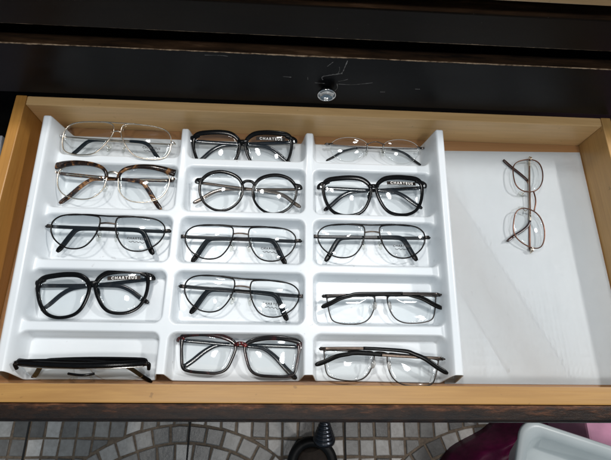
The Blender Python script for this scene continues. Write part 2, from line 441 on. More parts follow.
# --- B: tortoiseshell browline over gold rims
def make_B():
    W = 153
    P = Pair([(70, -5), (62, 2.4), (47.5, 6), (31, 6), (16.5, 1.5), (8.2, -5.5), (7.8, -15.9), (10.6, -26.6), (18.2, -35.2), (29, -39.6), (44.5, -39.2), (59.3, -33.8), (68, -22.6)])
    r = new_pair('tortoiseshell browline glasses with gold lower rims and speckled brown arms')
    bm = bmesh.new()
    for s in (1, -1): sweep(bm, P.rim_path(s), 1.3 * mm, 1.7 * mm, closed=True)
    bar(bm, [(-9, -5, 0), (-4, -3.2, 1.3), (0, -2.8, 1.6), (4, -3.2, 1.3), (9, -5, 0)], 3.2, 1.8, n=14)
    link('frame', bm, GOLD, r)
    for s in (1, -1):
        bm = bmesh.new()
        pts = [(7.4, -9.5, .8), (9.0, -3, 1), (16, 3.4, 1), (30, 7.0, .8), (47.5, 7.4, .4), (62, 5.6, -.8), (71, 3.2, -1.8), (77, 2.0, -2.6)]
        p = resample(catmull([V(s * x, y, z) for x, y, z in pts], 8), 40, False)
        sweep(bm, p, [(4.4 + 5.4 * min(1, (i / 39) ** 1.5)) * mm for i in range(40)], 4.4 * mm); link('brow_piece', bm, DKTORT, r)
        link('lens', P.lens(s), LENS, r)
    temple(r, -1, W, (34, -9), (63, -46), 9, 4.4, TORT, None, 6.0, 2.4, -5, GOLD, accent=(.10, .40, GOLD))
    temple(r, 1, W, (32, -8), (66, -44), 12.5, 4.4, TORT, None, 6.0, 2.4, -5, GOLD, accent=(.10, .40, GOLD))
    for o in list(r.children):
        if o.name.startswith('temple'):
            pass
    for s in (1, -1): nose_pad(r, s, 9, -22, -4.5, (9, -15), armmat=GOLD)
    return r
# --- C: big black acetate with sticker lettering
def make_C(label, k=1.0):
    W = 142 * k
    O = [(3.8, -6.7), (7.6, 0.6), (16.4, 6.3), (29.5, 8.2), (44, 7.9), (58.5, 5.9), (65, -.6), (65.2, -13.2), (61.6, -26.4), (55.4, -36.2), (45.8, -41.8), (34.3, -43.4), (21.6, -41), (13.2, -34.5), (7.2, -23.5), (4.2, -14)]
    P = Pair([(x * k, y * k) for x, y in O], inset=1.2)
    r = new_pair(label)
    bm = bmesh.new()
    for s in (1, -1):
        path = P.rim_path(s); n = len(path)
        w = []
        for p in path:
            y = p.y / mm / k
            w.append((3.9 + 2.3 * max(0, min(1, (y + 12) / 18))) * mm * (.55 + .45 * k))
        sweep(bm, path, w, 3.6 * mm, closed=True, ns=12, sq=.38)
        bar(bm, [(s * 57 * k, 3.4 * k, wrap(57) + .2), (s * 65 * k, 1.2 * k, wrap(65)), (s * 70 * k, -1.5 * k, wrap(70) - .8), (s * 70.4 * k, -3.5 * k, wrap(70) - 4.5)], [(3.4 + 3.2 * min(1, i / 8)) * mm for i in range(16)], 4.0, n=16)
    bar(bm, [(-6.4 * k, -3.5, .5), (-3 * k, -4.2, 1.2), (0, -4.2, 1.5), (3 * k, -4.2, 1.2), (6.4 * k, -3.5, .5)], 5.2, 3.8, n=14)
    link('frame', bm, BLACK, r)
    for s in (1, -1):
        L = link('lens', P.lens(s), LENS, r)
        if s == 1:
            bmS = bmesh.new(); g = []
            for j in range(2):
                g.append([bmS.verts.new(V(x, y0 + j * 4.6, P.lens_z(x, y0 + j * 4.6) + .15)) for x, y0 in [((18 + i * 3.0) * k, (-2.2 - .10 * i) * k) for i in range(14)]])
            for i in range(13): bmS.faces.new((g[0][i], g[0][i + 1], g[1][i + 1], g[1][i]))
            bmesh.ops.solidify(bmS, geom=bmS.faces[:], thickness=.08 * mm)
            link('lens_sticker', bmS, STICKER, L)
            link('lens_print', P.print_bm('CHARTEUS', 37.8 * k, -.5 * k, 4.7 * k, 1.42, z=.35, rot=-.035), INKW, L)
    temple(r, -1, W, (32 * k, -8), (65 * k, -33 * k), 9, 4.6, DKTEMPLE, None, 5.4, 2.4, -3, SILVER)
    temple(r, 1, W, (32 * k, -7), (65 * k, -33 * k), 12.5, 4.6, DKTEMPLE, None, 5.4, 2.4, -3, SILVER)
    for s in (1, -1):   # moulded pads
        nose_pad(r, s, 6.4 * k, -16 * k, -2.6, (0, 0), mat=BLACK, armmat=None, size=(1.4, 6.0, 2.0))
    return r
# --- D: round keyhole black, smoked arms
def make_D():
    W = 135
    P = Pair([(62.2, -10), (59.8, -.8), (51, 7.4), (37.6, 10.6), (23.6, 8.4), (12.4, 2), (6.8, -9), (7.6, -22), (14.6, -33.6), (26.3, -40.8), (39.9, -40.9), (52.6, -33.8), (60, -22.6)], inset=1.0)
    r = new_pair('round black keyhole glasses with smoky brown arms in the middle column')
    bm = bmesh.new()
    for s in (1, -1):
        path = P.rim_path(s)
        sweep(bm, path, [(2.9 + 1.5 * max(0, min(1, (p.y / mm + 20) / 25))) * mm for p in path], 3.2 * mm, closed=True, ns=12, sq=.38)
        bar(bm, [(s * 58.5, .5, wrap(58)), (s * 62.5, -1.5, wrap(62)), (s * 66, -3, wrap(66) - .5), (s * 66.6, -4, wrap(66) - 4.4)], [(3 + 4.2 * min(1, i / 8)) * mm for i in range(16)], 3.8, n=16)
    bar(bm, [(-8.6, -6, .2), (-5, -1.6, 1), (0, -.6, 1.3), (5, -1.6, 1), (8.6, -6, .2)], 3.6, 3.4, n=14)
    link('frame', bm, BLACK, r)
    for s in (1, -1): link('lens', P.lens(s), LENS, r)
    temple(r, -1, W, (40, -10), (69, -29), 9, 3.8, GOLDBROWN, None, 5.0, 2.2, -4, SILVER, accent=(.06, .55, BRONZE))
    temple(r, 1, W, (38, -9), (70, -31), 12, 3.8, GOLDBROWN, None, 5.0, 2.2, -4, SILVER, accent=(.06, .55, BRONZE))
    for s in (1, -1): nose_pad(r, s, 8.2, -18, -2.4, (0, 0), mat=BLACK, armmat=None, size=(1.2, 5.5, 1.8))
    return r
# --- E: rimless ovals
def make_E():
    W = 138
    P = Pair([(62, -2), (55, 5.6), (42, 9.6), (26, 9.2), (13.8, 4.6), (10.8, -3), (14.5, -12), (24, -19.6), (37, -22.6), (50, -20.2), (59.6, -12)], dome=2.2, inset=0)
    r = new_pair('slim rimless oval glasses with thin dark metal arms')
    for s in (1, -1):
        bm = bmesh.new()
        bar(bm, [(s * 58, 1, wrap(58) + 2), (s * 63, .5, wrap(63) + .8), (s * 68.4, 0, wrap(68)), (s * 68.6, 0, wrap(68) - 4)], 1.6, 1.4, n=14)
        link('end_piece', bm, GUN, r)
    bm = bmesh.new()
    bar(bm, [(-12.5, 1.5, 1.6), (-9, 2.8, 1.5), (-4, 4.6, 1.6), (0, 5, 1.8), (4, 4.6, 1.6), (9, 2.8, 1.5), (12.5, 1.5, 1.6)], 1.3, 1.2, n=20)
    link('bridge', bm, GUN, r)
    EDGE = simple('polished_lens_edge', (.60, .63, .62), .2)
    for s in (1, -1):
        L = link('lens', P.lens(s), LENS, r)
        bm = bmesh.new(); sweep(bm, [p + Vector((0, 0, -.75 * mm)) for p in P.rim_path(s)], .5 * mm, 1.3 * mm, closed=True, ns=6); link('lens_edge', bm, EDGE, L)
    temple(r, -1, W, (36, -3), (66, -23), 8, 1.5, GUN, BLKTIP, 2.6, 1.2, 0, GUN, .70)
    temple(r, 1, W, (34, -3), (66, -22), 10.5, 1.5, GUN, BLKTIP, 2.6, 1.2, 0, GUN, .70)
    for s in (1, -1): nose_pad(r, s, 11, -9, -4, (10, 1.5), armmat=GUN, size=(2.8, 5.2, 1.1))
    return r
# --- F: flat-topped double bridge metal aviator
def make_F(label, W=146, tip=(57, -31), tip2=(59, -32)):
    P = Pair([(68.2, -3.5), (67, 5), (58.5, 11.6), (43, 14.2), (26, 13.8), (12.6, 12.2), (9.6, 8), (9.7, 1), (12, -8.4), (17.5, -18.7), (24.9, -25.8), (35.5, -28.6), (48, -26.8), (60, -19), (66.2, -10.6)])
    r = new_pair(label)
    bm = bmesh.new()
    for s in (1, -1):
        sweep(bm, P.rim_path(s), 1.75 * mm, 2.0 * mm, closed=True)
        end_block(bm, s, W + 3, 67.6, -1.5, -1, 4.4, 2.4, 5.4)
    bar(bm, [(-50, 13.6, -3.3), (-26, 14.4, -.6), (-11, 13.6, .4), (0, 13.2, .8), (11, 13.6, .4), (26, 14.4, -.6), (50, 13.6, -3.3)], 1.9, 2.2, n=30)
    link('frame', bm, DARKMETAL, r)
    bm = bmesh.new(); bar(bm, [(-9.8, 3.6, .2), (-4, 4.4, .8), (0, 4.5, 1), (4, 4.4, .8), (9.8, 3.6, .2)], 2.0, 1.7, n=12)
    link('lower_bridge', bm, BRONZE, r)
    for s in (1, -1):
        L = link('lens', P.lens(s), LENS, r)
        if s == 1: link('lens_print', P.print_bm('CHARTEUS', 37, -13.5, 3.7, 1.35, scribble=SCRIB), INKB, L)
    temple(r, -1, W, (40, -1), tip, 7, 4.4, DARKMETAL, BLKTIP, 6.0, 1.4, -1, GUN, .60)
    temple(r, 1, W, (40, -1), tip2, 9.5, 4.4, DARKMETAL, BLKTIP, 6.0, 1.4, -1, GUN, .60)
    for s in (1, -1): nose_pad(r, s, 10.2, -12, -4.6, (12.5, -6), armmat=BRONZE)
    return r
# --- G: half-heavy rectangular metal, lying face down with the arms on top
def make_G(label, accent=False, second=False):
    W = 143
    P = Pair([(65.6, -3), (53.5, -1.6), (36.7, -1.2), (20, -1.2), (9.4, -1.6), (7.8, -8.9), (10.9, -20.6), (16.6, -29), (25.4, -33.6), (37.8, -34.8), (51.6, -33.6), (60.6, -29.8), (64.2, -20.5), (66, -9)], dome=2.2)
    r = new_pair(label)
    bm = bmesh.new()
    for s in (1, -1):
        path = P.rim_path(s)
        sweep(bm, path, [(1.5 + 1.6 * max(0, min(1, (p.y / mm + 6) / 4))) * mm for p in path], 1.9 * mm, closed=True)
        end_block(bm, s, W, 65.4, -2, -1.5, 3.6, 2.2, 4.6)
    bar(bm, [(-9, -1.8, .2), (-4, -.6, .9), (0, -.4, 1.1), (4, -.6, .9), (9, -1.8, .2)], 2.4, 1.9, n=12)
    link('frame', bm, GUN, r)
    for s in (1, -1): link('lens', P.lens(s), LENS, r)
    if second:
        temple(r, 1, W, (36, 3.5), (76, -17), 10.0, 3.6, BRONZE, BLKTIP, 5.0, 2.0, -1, SILVER, .36, bow=2.2, accent=(.04, .20, SILVER))
        temple(r, -1, W, (40, -3), (76, -20), 7.0, 3.4, BRONZE, BLKTIP, 4.8, 1.8, -1, SILVER, .50, bow=-.5)
    else:
        temple(r, -1, W, (40, 0), (74, -15), 10.0, 3.6, GUN, BLKTIP, 5.0, 1.8, -1, SILVER, .36, bow=.6)
        temple(r, 1, W, (38, -.5), (73, -18), 7.0, 3.4, GUN, BLKTIP, 5.0, 1.8, -1, SILVER, .42, bow=0)
    for s in (1, -1): nose_pad(r, s, 9.2, -14, -4.4, (9.6, -8), mat=PADGREY, armmat=SILVER, size=(3.0, 5.0, 1.4))
    return r
# --- I: rectangular black acetate with red marbling
def make_I():
    W = 143
    P = Pair([(68, -1.5), (66.4, 3.4), (55, 6.0), (40, 7.0), (24, 5.4), (10, .8), (5.2, -6.0), (8.6, -19.5), (14.0, -30.4), (23.5, -35.2), (38.1, -35.8), (55, -35.2), (63.4, -32), (66.2, -20)], inset=1.1)
    r = new_pair('rectangular black acetate glasses with red marbling at bridge and corners')
    bm = bmesh.new()
    for s in (1, -1):
        path = P.rim_path(s)
        sweep(bm, path, [(3.3 + 2.3 * max(0, min(1, (p.y / mm + 10) / 14))) * mm for p in path], 3.4 * mm, closed=True, ns=12, sq=.38)
    link('frame', bm, REDBLK, r)
    bm = bmesh.new(); bar(bm, [(-7.2, -4, .2), (-3, -1.8, 1), (0, -1.4, 1.2), (3, -1.8, 1), (7.2, -4, .2)], 5.0, 3.6, n=12); link('bridge', bm, RED, r)
    for s in (1, -1):
        bm = bmesh.new()
        bar(bm, [(s * 65.5, 1.6, wrap(65)), (s * 69, .2, wrap(69) - .2), (s * 71.2, -1.6, wrap(71) - 1), (s * 71.4, -3, wrap(71) - 4.6)], [(4.2 + 3.0 * min(1, i / 8)) * mm for i in range(16)], 3.9, n=16); link('end_piece', bm, RED, r)
        link('lens', P.lens(s), LENS, r)
    temple(r, -1, W, (28, -5), (67, -38), 9, 4.0, DKTEMPLE, None, 5.8, 2.4, -2.5, SILVER)
    temple(r, 1, W, (30, -4), (66, -33), 12.5, 4.0, DKTEMPLE, None, 5.8, 2.4, -2.5, SILVER, accent=(.08, .40, SILVER))  # silver strip paints the sheen reflected along this arm
    for s in (1, -1): nose_pad(r, s, 7.0, -14, -2.4, (0, 0), mat=REDBLK, armmat=None, size=(1.3, 5.2, 1.8))
    return r
# --- H: black topped half-rim pair standing on its lenses
def make_H():
    W = 143
    P = Pair([(66, 0), (54, 1.6), (38, 2), (20, 1.6), (9.5, .4), (8.6, -8), (12, -19), (22, -27.5), (38, -30), (54, -28.5), (63, -21), (66, -10)], dome=2.0)
    r = new_pair('black topped half rim glasses standing upright, seen edge on in front left corner')
    bm = bmesh.new()
    pts = [(-69, -1, -6.4), (-54, .6, -3.6), (-30, 2.2, -.9), (-10, 2.8, .3), (0, 3, .6), (10, 2.8, .3), (30, 2.2, -.9), (54, .6, -3.6), (69, -1, -6.4)]
    bar(bm, pts, 5.0, 7.6, n=60)
    link('brow_bar', bm, BLACK, r)
    bm = bmesh.new()
    bar(bm, [(-66, -2.6, wrap(66) + 1.6), (-38, -.8, wrap(38) + 2.8), (0, .2, 3.0), (38, -.8, wrap(38) + 2.8), (66, -2.6, wrap(66) + 1.6)], 1.3, 1.1, n=40)
    link('metal_trim', bm, SILVER, r)
    bm = bmesh.new(); bar(bm, [(-14, -8.5, 3.4), (-7, -7.4, 5.2), (0, -7.6, 5.8), (7, -8.0, 5.2), (14, -8.5, 3.4)], 3.0, 2.6, n=20); link('bridge', bm, BLACK, r)
    for s in (1, -1):
        bm = bmesh.new(); bar(bm, [(s * 66, -.5, wrap(66)), (s * 70.4, -1.5, wrap(70) - .6), (s * 71.2, -3.5, wrap(71) + .4), (s * 70.6, -8.5, wrap(71) + 1.4)], [(5.2 - .09 * i) * mm for i in range(16)], 4.2, n=16); link('end_piece', bm, BLACK, r)
        link('lens', P.lens(s), LENS, r)
    temple(r, -1, W, (40, -1), (69, -36), 5.5, 6.0, BLACK, None, 5.4, 2.6, 0, GUN, bow=1.5)
    temple(r, 1, W, (40, -1), (66, -36), 8.6, 6.0, BLACK, None, 5.4, 2.6, 0, GUN, bow=1)
    for s in (1, -1): nose_pad(r, s, 8.5, -16, 3.0, (8, -9), armmat=None, size=(2.6, 6.2, 1.2))
    return r
# --- J: brown and gold rounded metal pair on the white paper
def make_J():
    W = 142
    P = Pair([(41.5, -25.8), (54, -22.6), (62, -12.6), (66.2, 1), (63.2, 11.4), (51, 16), (34.4, 15.2), (20.6, 9), (13.8, -1), (13.4, -14), (22, -23)])
    r = new_pair('red brown and gold metal glasses lying sideways alone on the white paper', 'eyeglasses lying outside the tray')
    del r['group']
    bm = bmesh.new()
    for s in (1, -1): sweep(bm, P.rim_path(s), 1.4 * mm, 2.0 * mm, closed=True)
    link('frame', bm, BROWNMETAL, r)
    for s in (1, -1):
        bm = bmesh.new(); end_block(bm, s, W, 65.6, 1, .5, 3.0, 1.8, 4.2); link('end_piece', bm, GOLD, r)
    bm = bmesh.new()
    bar(bm, [(-14, 2, 0), (-6, 3.4, .9), (0, 3.8, 1.1), (6, 3.4, .9), (14, 2, 0)], 1.8, 1.6, n=16)
    link('bridge', bm, BROWNMETAL, r)
    for s in (1, -1): link('lens', P.lens(s), LENS, r)
    temple(r, -1, W, (32, 0), (62, -32), 7, 2.8, GOLD, BROWNTIP, 3.2, 1.3, .5, GOLD, .70, accent=(.1, .62, BROWNMETAL))
    temple(r, 1, W, (34, 2), (62, -36), 10, 2.8, BROWNMETAL, BROWNTIP, 3.2, 1.3, .5, GOLD, .74)
    for s in (1, -1): nose_pad(r, s, 10, -12, -5, (14, -7), armmat=GOLD, size=(3.0, 5.8, 1.2))
    return r

def copy_place(src, c, ang, tilt, label, flip=False):
    o = copy_tree(src); o['label'] = label; place(o, c, ang, tilt, flip); return o
A = make_A(); place(A, (-217.5, 307.0, 33), -1.9, 9)
B = make_B(); place(B, (-217.2, 262.2, 25), -1.6, 6)
C = make_C('black acetate glasses with white lettering, large squarish lenses, overhanging the tray\'s back edge'); place(C, (-56.4, 316, 24.5), 1.9, 23)
copy_place(C, (117.0, 255.4, 25), 2.5, 6, 'black acetate glasses with white lettering, directly in front of the rimless oval pair')
Cs = make_C('black acetate glasses with white lettering, in the left column, right end tilted up', .965); place(Cs, (-223.4, 121.6, 18), 5.0, 9)
D = make_D(); place(D, (-45.2, 253.4, 25), -2.0, 6)
E = make_E(); place(E, (124, 315, 19.5), -.5, 22)
F = make_F('dark metal double bridge aviators behind the tilted black acetate pair in left column'); place(F, (-213.2, 185.6, 26), -1.0, 6)
copy_place(F, (-51.5, 177.4, 23), -.8, 7, 'dark metal double bridge aviators in front of the round black keyhole pair')
copy_place(F, (-46.4, 111.3, 22), -3.8, 7, 'dark metal double bridge aviators directly behind the red marbled rectangular pair')
copy_place(F, (112.8, 183.5, 24), .9, 6, 'dark metal double bridge aviators behind the face-down grey metal pair in right column')
G = make_G('grey metal rectangular glasses lying face down, black arms crossed over, behind a bronze pair'); place(G, (121.6, 109.9, 16), 1.6, 6, True)
G2 = make_G('bronze metal rectangular glasses lying face down against the drawer\'s front board', second=True); place(G2, (118, 42.0, 17.5), -4.0, 9, True)
I = make_I(); place(I, (-44.9, 51.3, 18), -2.4, 8)
H = make_H(); place(H, (-214.5, 22.5, 32.5), .3, 58)
J = make_J(); place(J, (336.6, 242.5, 12), -98.5, 0)

# ------------------------------------------------------------------ drawer
XL, XR, YF, YB, HZ = -.3295, .4290, .0061, .3385, .0519
dr = empty('drawer', (.05, .17, 0)); tag(dr, 'pulled-out pine drawer with dark worn front edge holding the white tray', 'drawer')
def child(o, root=None):
    root = root or dr
    o.parent = root; o.matrix_parent_inverse = Matrix.Translation(-root.location); return o
child(box('side_panel', (XL - .0135, XL, YF - .001, .3515, -.012, HZ), PINE_Y, bev=.0012))
child(box('side_panel', (XR, XR + .0135, YF - .001, .3515, -.012, HZ), PINE_R, bev=.0012))
child(box('back_panel', (XL + .0003, XR - .0003, YB, .3512, -.012, HZ - .0008), PINE_BACK, bev=.0012))
child(box('front_board', (XL - .0135, XR + .0135, YF - .0198, YF - .0012, -.012, HZ), PINE_F, bev=.0014))
child(box('bottom_panel', (XL + .0004, XR - .0004, YF - .0008, YB - .0004, -.010, 0), FLOORWOOD, bev=0))
child(box('front_panel', (-.375, .475, YF - .0377, YF - .0200, -.05, HZ - .0006), worn_front('worn_dark_front'), bev=.0032))

# white paper lining: a thin sheet with a slight wave
def paper():
    bm = bmesh.new(); nx, ny = 40, 30; g = []
    for j in range(ny + 1):
        row = []
        for i in range(nx + 1):
            u, v = i / nx, j / ny
            x = .196 + u * (.4275 - .196); y = .0078 + v * ((.3208 + .006 * u) - .0078)
            z = .0006 + .0004 * (.5 + .5 * math.sin(3 * u + 2 * v))
            row.append(bm.verts.new((x, y, z)))
        g.append(row)
    for j in range(ny):
        for i in range(nx): bm.faces.new((g[j][i], g[j][i + 1], g[j + 1][i + 1], g[j + 1][i]))
    bmesh.ops.solidify(bm, geom=bm.faces[:], thickness=.0003)
    m, nt, b = new_mat('white_paper')
    n = noise(nt, coords(nt), 7, 4); r = ramp(nt, [(.3, (.80, .845, .87)), (.7, (.85, .89, .915))]); nt.links.new(n.outputs['Fac'], r.inputs['Fac'])
    n2 = noise(nt, coords(nt, (1, .7, 1), loc=(3, 1, 0)), 85, 3); sr = ramp(nt, [(.70, (0, 0, 0)), (.76, (1, 1, 1))]); nt.links.new(n2.outputs['Fac'], sr.inputs['Fac'])
    n3 = noise(nt, coords(nt, loc=(9, 4, 0)), 14, 2); sr2 = ramp(nt, [(.52, (0, 0, 0)), (.70, (1, 1, 1))]); nt.links.new(n3.outputs['Fac'], sr2.inputs['Fac'])
    c = mix(nt, math_n(nt, 'MULTIPLY', math_n(nt, 'MULTIPLY', sr.outputs['Color'], sr2.outputs['Color']), .35), r.outputs['Color'], (.42, .40, .36))
    nt.links.new(c, b.inputs['Base Color']); b.inputs['Roughness'].default_value = .45
    n4 = noise(nt, coords(nt, (1, .35, 1)), 9, 3); bump(nt, b, n4.outputs['Fac'], .05, .004)
    return tag(link('paper_sheet', bm, m), 'plain white paper lining the drawer floor to the right of the tray', 'paper')
paper()

# ------------------------------------------------------------------ vacuum formed tray (a formed sheet, one mesh)
def tray():
    xl, xr = -.3050, .2085; yb, yf = .3240, .0092
    FL = .0025; fw = .0095                 # floor height, flange width
    dividers = [(-.1315, .0042), (.0330, .0046)]
    ridges = [(.2785, .0048), (.2065, .0034), (.1385, .0046), (.0662, .0044)]
    cx = [(xl + fw + .0035, dividers[0][0] - dividers[0][1]), (dividers[0][0] + dividers[0][1], dividers[1][0] - dividers[1][1]), (dividers[1][0] + dividers[1][1], xr - fw - .0035)]
    cy = [(ridges[0][0] + ridges[0][1], yb + .05)] + [(ridges[i + 1][0] + ridges[i + 1][1], ridges[i][0] - ridges[i][1]) for i in range(3)] + [(yf - .05, ridges[3][0] - ridges[3][1])]
    def sm(t): t = max(0, min(1, t)); return t * t * (3 - 2 * t)
    def sdf(x, y, c, r, rad=.010):
        mx, my = (c[0] + c[1]) / 2, (r[0] + r[1]) / 2; hx, hy = (c[1] - c[0]) / 2, (r[1] - r[0]) / 2
        qx, qy = abs(x - mx) - hx + rad, abs(y - my) - hy + rad
        return math.hypot(max(qx, 0), max(qy, 0)) + min(max(qx, qy), 0) - rad
    def hgt(x, y):
        t = (y - yf) / (yb - yf)
        wall = .031 + .019 * t
        # ridge/divider top level
        top = .0245
        for d, w in dividers:
            top = max(top, .0245 + .0060 * (1 - sm((abs(x - d) - w * .6) / .006)) * sm((y - .25) / .07))
        z = top
        for c in cx:
            for r in cy:
                s = sdf(x, y, c, r)
                if s < 0:
                    z = FL + (top - FL) * (1 - sm(-s / .0060)) if s > -.0060 else FL + .0006 * math.sin(40 * x) * 0
        for e, inner in ((xl, xl + fw), (xr, xr - fw)):
            din = (inner - x) if e == xl else (x - inner)     # >0 on the flange
            if din > -.0055:
                k = sm((din + .0055) / .0060); z = max(z, z + (wall - z) * k)
        # rounded outer shoulder
        dout = min(x - xl, xr - x)
        if dout < .003: z -= .0016 * (1 - dout / .003) ** 2
        return z
    xs = [xl - .0006, xl - .0004] + [xl + (xr - xl) * i / 400 for i in range(401)] + [xr + .0004, xr + .0006]
    ys = [yf + (yb - yf) * j / 236 for j in range(237)]
    bm = bmesh.new(); g = []
    for y in ys:
        row = []
        for i, x in enumerate(xs):
            if i == 0 or i == len(xs) - 1: z = .0016
            elif i == 1 or i == len(xs) - 2: z = hgt(xl if i == 1 else xr, y) - .0012
            else: z = hgt(x, y)
            yy = y + (max(0, z - FL) * .28 + .0006 * math.sin(x * 23)) * max(0, 1 - (y - yf) / .03)
            row.append(bm.verts.new((x, yy, z)))
        g.append(row)
    for j in range(len(ys) - 1):
        for i in range(len(xs) - 1): bm.faces.new((g[j][i], g[j][i + 1], g[j + 1][i + 1], g[j + 1][i]))
    bm.normal_update()
    o = link('display_tray', bm, plastic_white('white_vacuum_formed_plastic'))
    s = o.modifiers.new('sheet', 'SOLIDIFY'); s.thickness = .0011; s.offset = -1
    return tag(o, 'white moulded plastic display tray with fifteen compartments holding eyeglasses', 'tray')
tray()

# ------------------------------------------------------------------ cabinet and the closed drawer above
cab = empty('cabinet', (0, .6, -.72)); tag(cab, 'black lacquered wooden cabinet with chipped edges, behind the open drawer', 'cabinet')
LB = lacquer('black_lacquer_body', [])
child(box('carcass', (-.62, .78, CY + .045, .85, -.72, .30), LB, bev=.002), cab)
child(box('upper_rail', (-.62, .78, CY, CY + .0445, .1725, .2140), lacquer('lacquer_rail', [.1725], base=(.0065, .0045, .0032), rough=.34, width=.0010), bev=.0012), cab)  # brown tint in the rail's base stands in for a warm glossy reflection
child(box('side_post', (-.62, -.60, CY - .001, CY + .044, -.72, .1722), LB, bev=.001), cab)
dw = empty('closed_drawer', (0, CY, .1)); tag(dw, 'closed black drawer front with round metal knob and scratches, above the open drawer', 'drawer')
child(box('front_panel', (-.596, .776, CY, CY + .0150, .0570, .1440), lacquer('lacquer_drawer', [.1440], base=(.0042, .0042, .0048), rough=.34, width=.0008), bev=.0009), dw)
child(box('drawer_body', (-.56, .74, CY + .0152, CY + .044, .0600, .1250), LB, bev=.001), dw)
# knob: short neck, flared dished rim
bm = bmesh.new(); MK = Matrix.Translation((.0503, CY - .0002, .0885)) @ Matrix.Rotation(PI / 2, 4, 'X')
lathe(bm, [(.0062, 0), (.0058, .0035), (.0085, .0050), (.0110, .0065), (.0116, .0092), (.0112, .0102), (.0103, .0099), (.0100, .0090), (.0096, .0046)], MK, 40)
kn = child(link('knob', bm, CHROME), dw)
bm = bmesh.new(); lathe(bm, [(.0094, .0047), (.0096, .0070), (.0080, .0073), (.002, .0074)], MK, 32)
o = link('knob_face', bm, simple('dark_knob_centre', (.010, .012, .010), .35, 0, spec=.2, var=.4, vs=200)); o.parent = kn; o.matrix_parent_inverse = Matrix.Translation(-dw.location)
def scr(pts, w):
    bm = bmesh.new()
    p = resample(catmull([Vector((x, CY - .00012, z)) for x, z in pts], 6), max(6, len(pts) * 6), False)
    rr = random.Random(len(pts) * 31)
    ws = [w * rr.uniform(.3, 1.5) for _ in p]
    nrm = [((p[min(i + 1, len(p) - 1)] - p[max(i - 1, 0)]).normalized().cross(Vector((0, 1, 0)))) for i in range(len(p))]
    a = [(bm.verts.new(q + n * k / 2), bm.verts.new(q - n * k / 2)) for q, k, n in zip(p, ws, nrm)]
    for L in (a,):
        for u, v in zip(L, L[1:]): bm.faces.new((u[0], v[0], v[1], u[1]))
    child(link('scratch', bm, SCRATCH, smooth=False), dw)
scr([(.0690, .1400), (.0675, .1300), (.0650, .1185), (.0560, .1150), (.0440, .1120)], .0009)
scr([(.0660, .1180), (.0540, .1150), (.0430, .1105), (.0440, .1050)], .0013)
scr([(.0610, .1290), (.0620, .1240), (.0605, .1160)], .0005)
scr([(.0640, .0985), (.0820, .0985), (.1050, .1035)], .0008)
scr([(.0630, .1035), (.0680, .1050), (.0740, .1080)], .0006)
scr([(.0350, .0990), (.0470, .0985)], .0006)
scr([(.0470, .1290), (.0530, .1370)], .0006)
scr([(-.004, .1080), (.0060, .1075)], .0009)
scr([(.0255, .1090), (.0260, .1040)], .0005)
scr([(-.092, .1390), (-.074, .1395), (-.066, .1385)], .0006)
scr([(.160, .0950), (.166, .0950)], .0009)
scr([(.118, .0865), (.124, .0868)], .0009)
scr([(.0610, .0850), (.0635, .0910), (.0620, .0990)], .0008)
# pale board above the rail
wb = box('wooden_board', (-.595, .77, CY - .004, CY + .044, .2352, .2532), wood('board_above', 0, (.55, .35, .17), (.40, .24, .10), seed=21), bev=.0012)
tag(wb, 'pale unpainted wooden board edge above the black rail at the upper right', 'board')

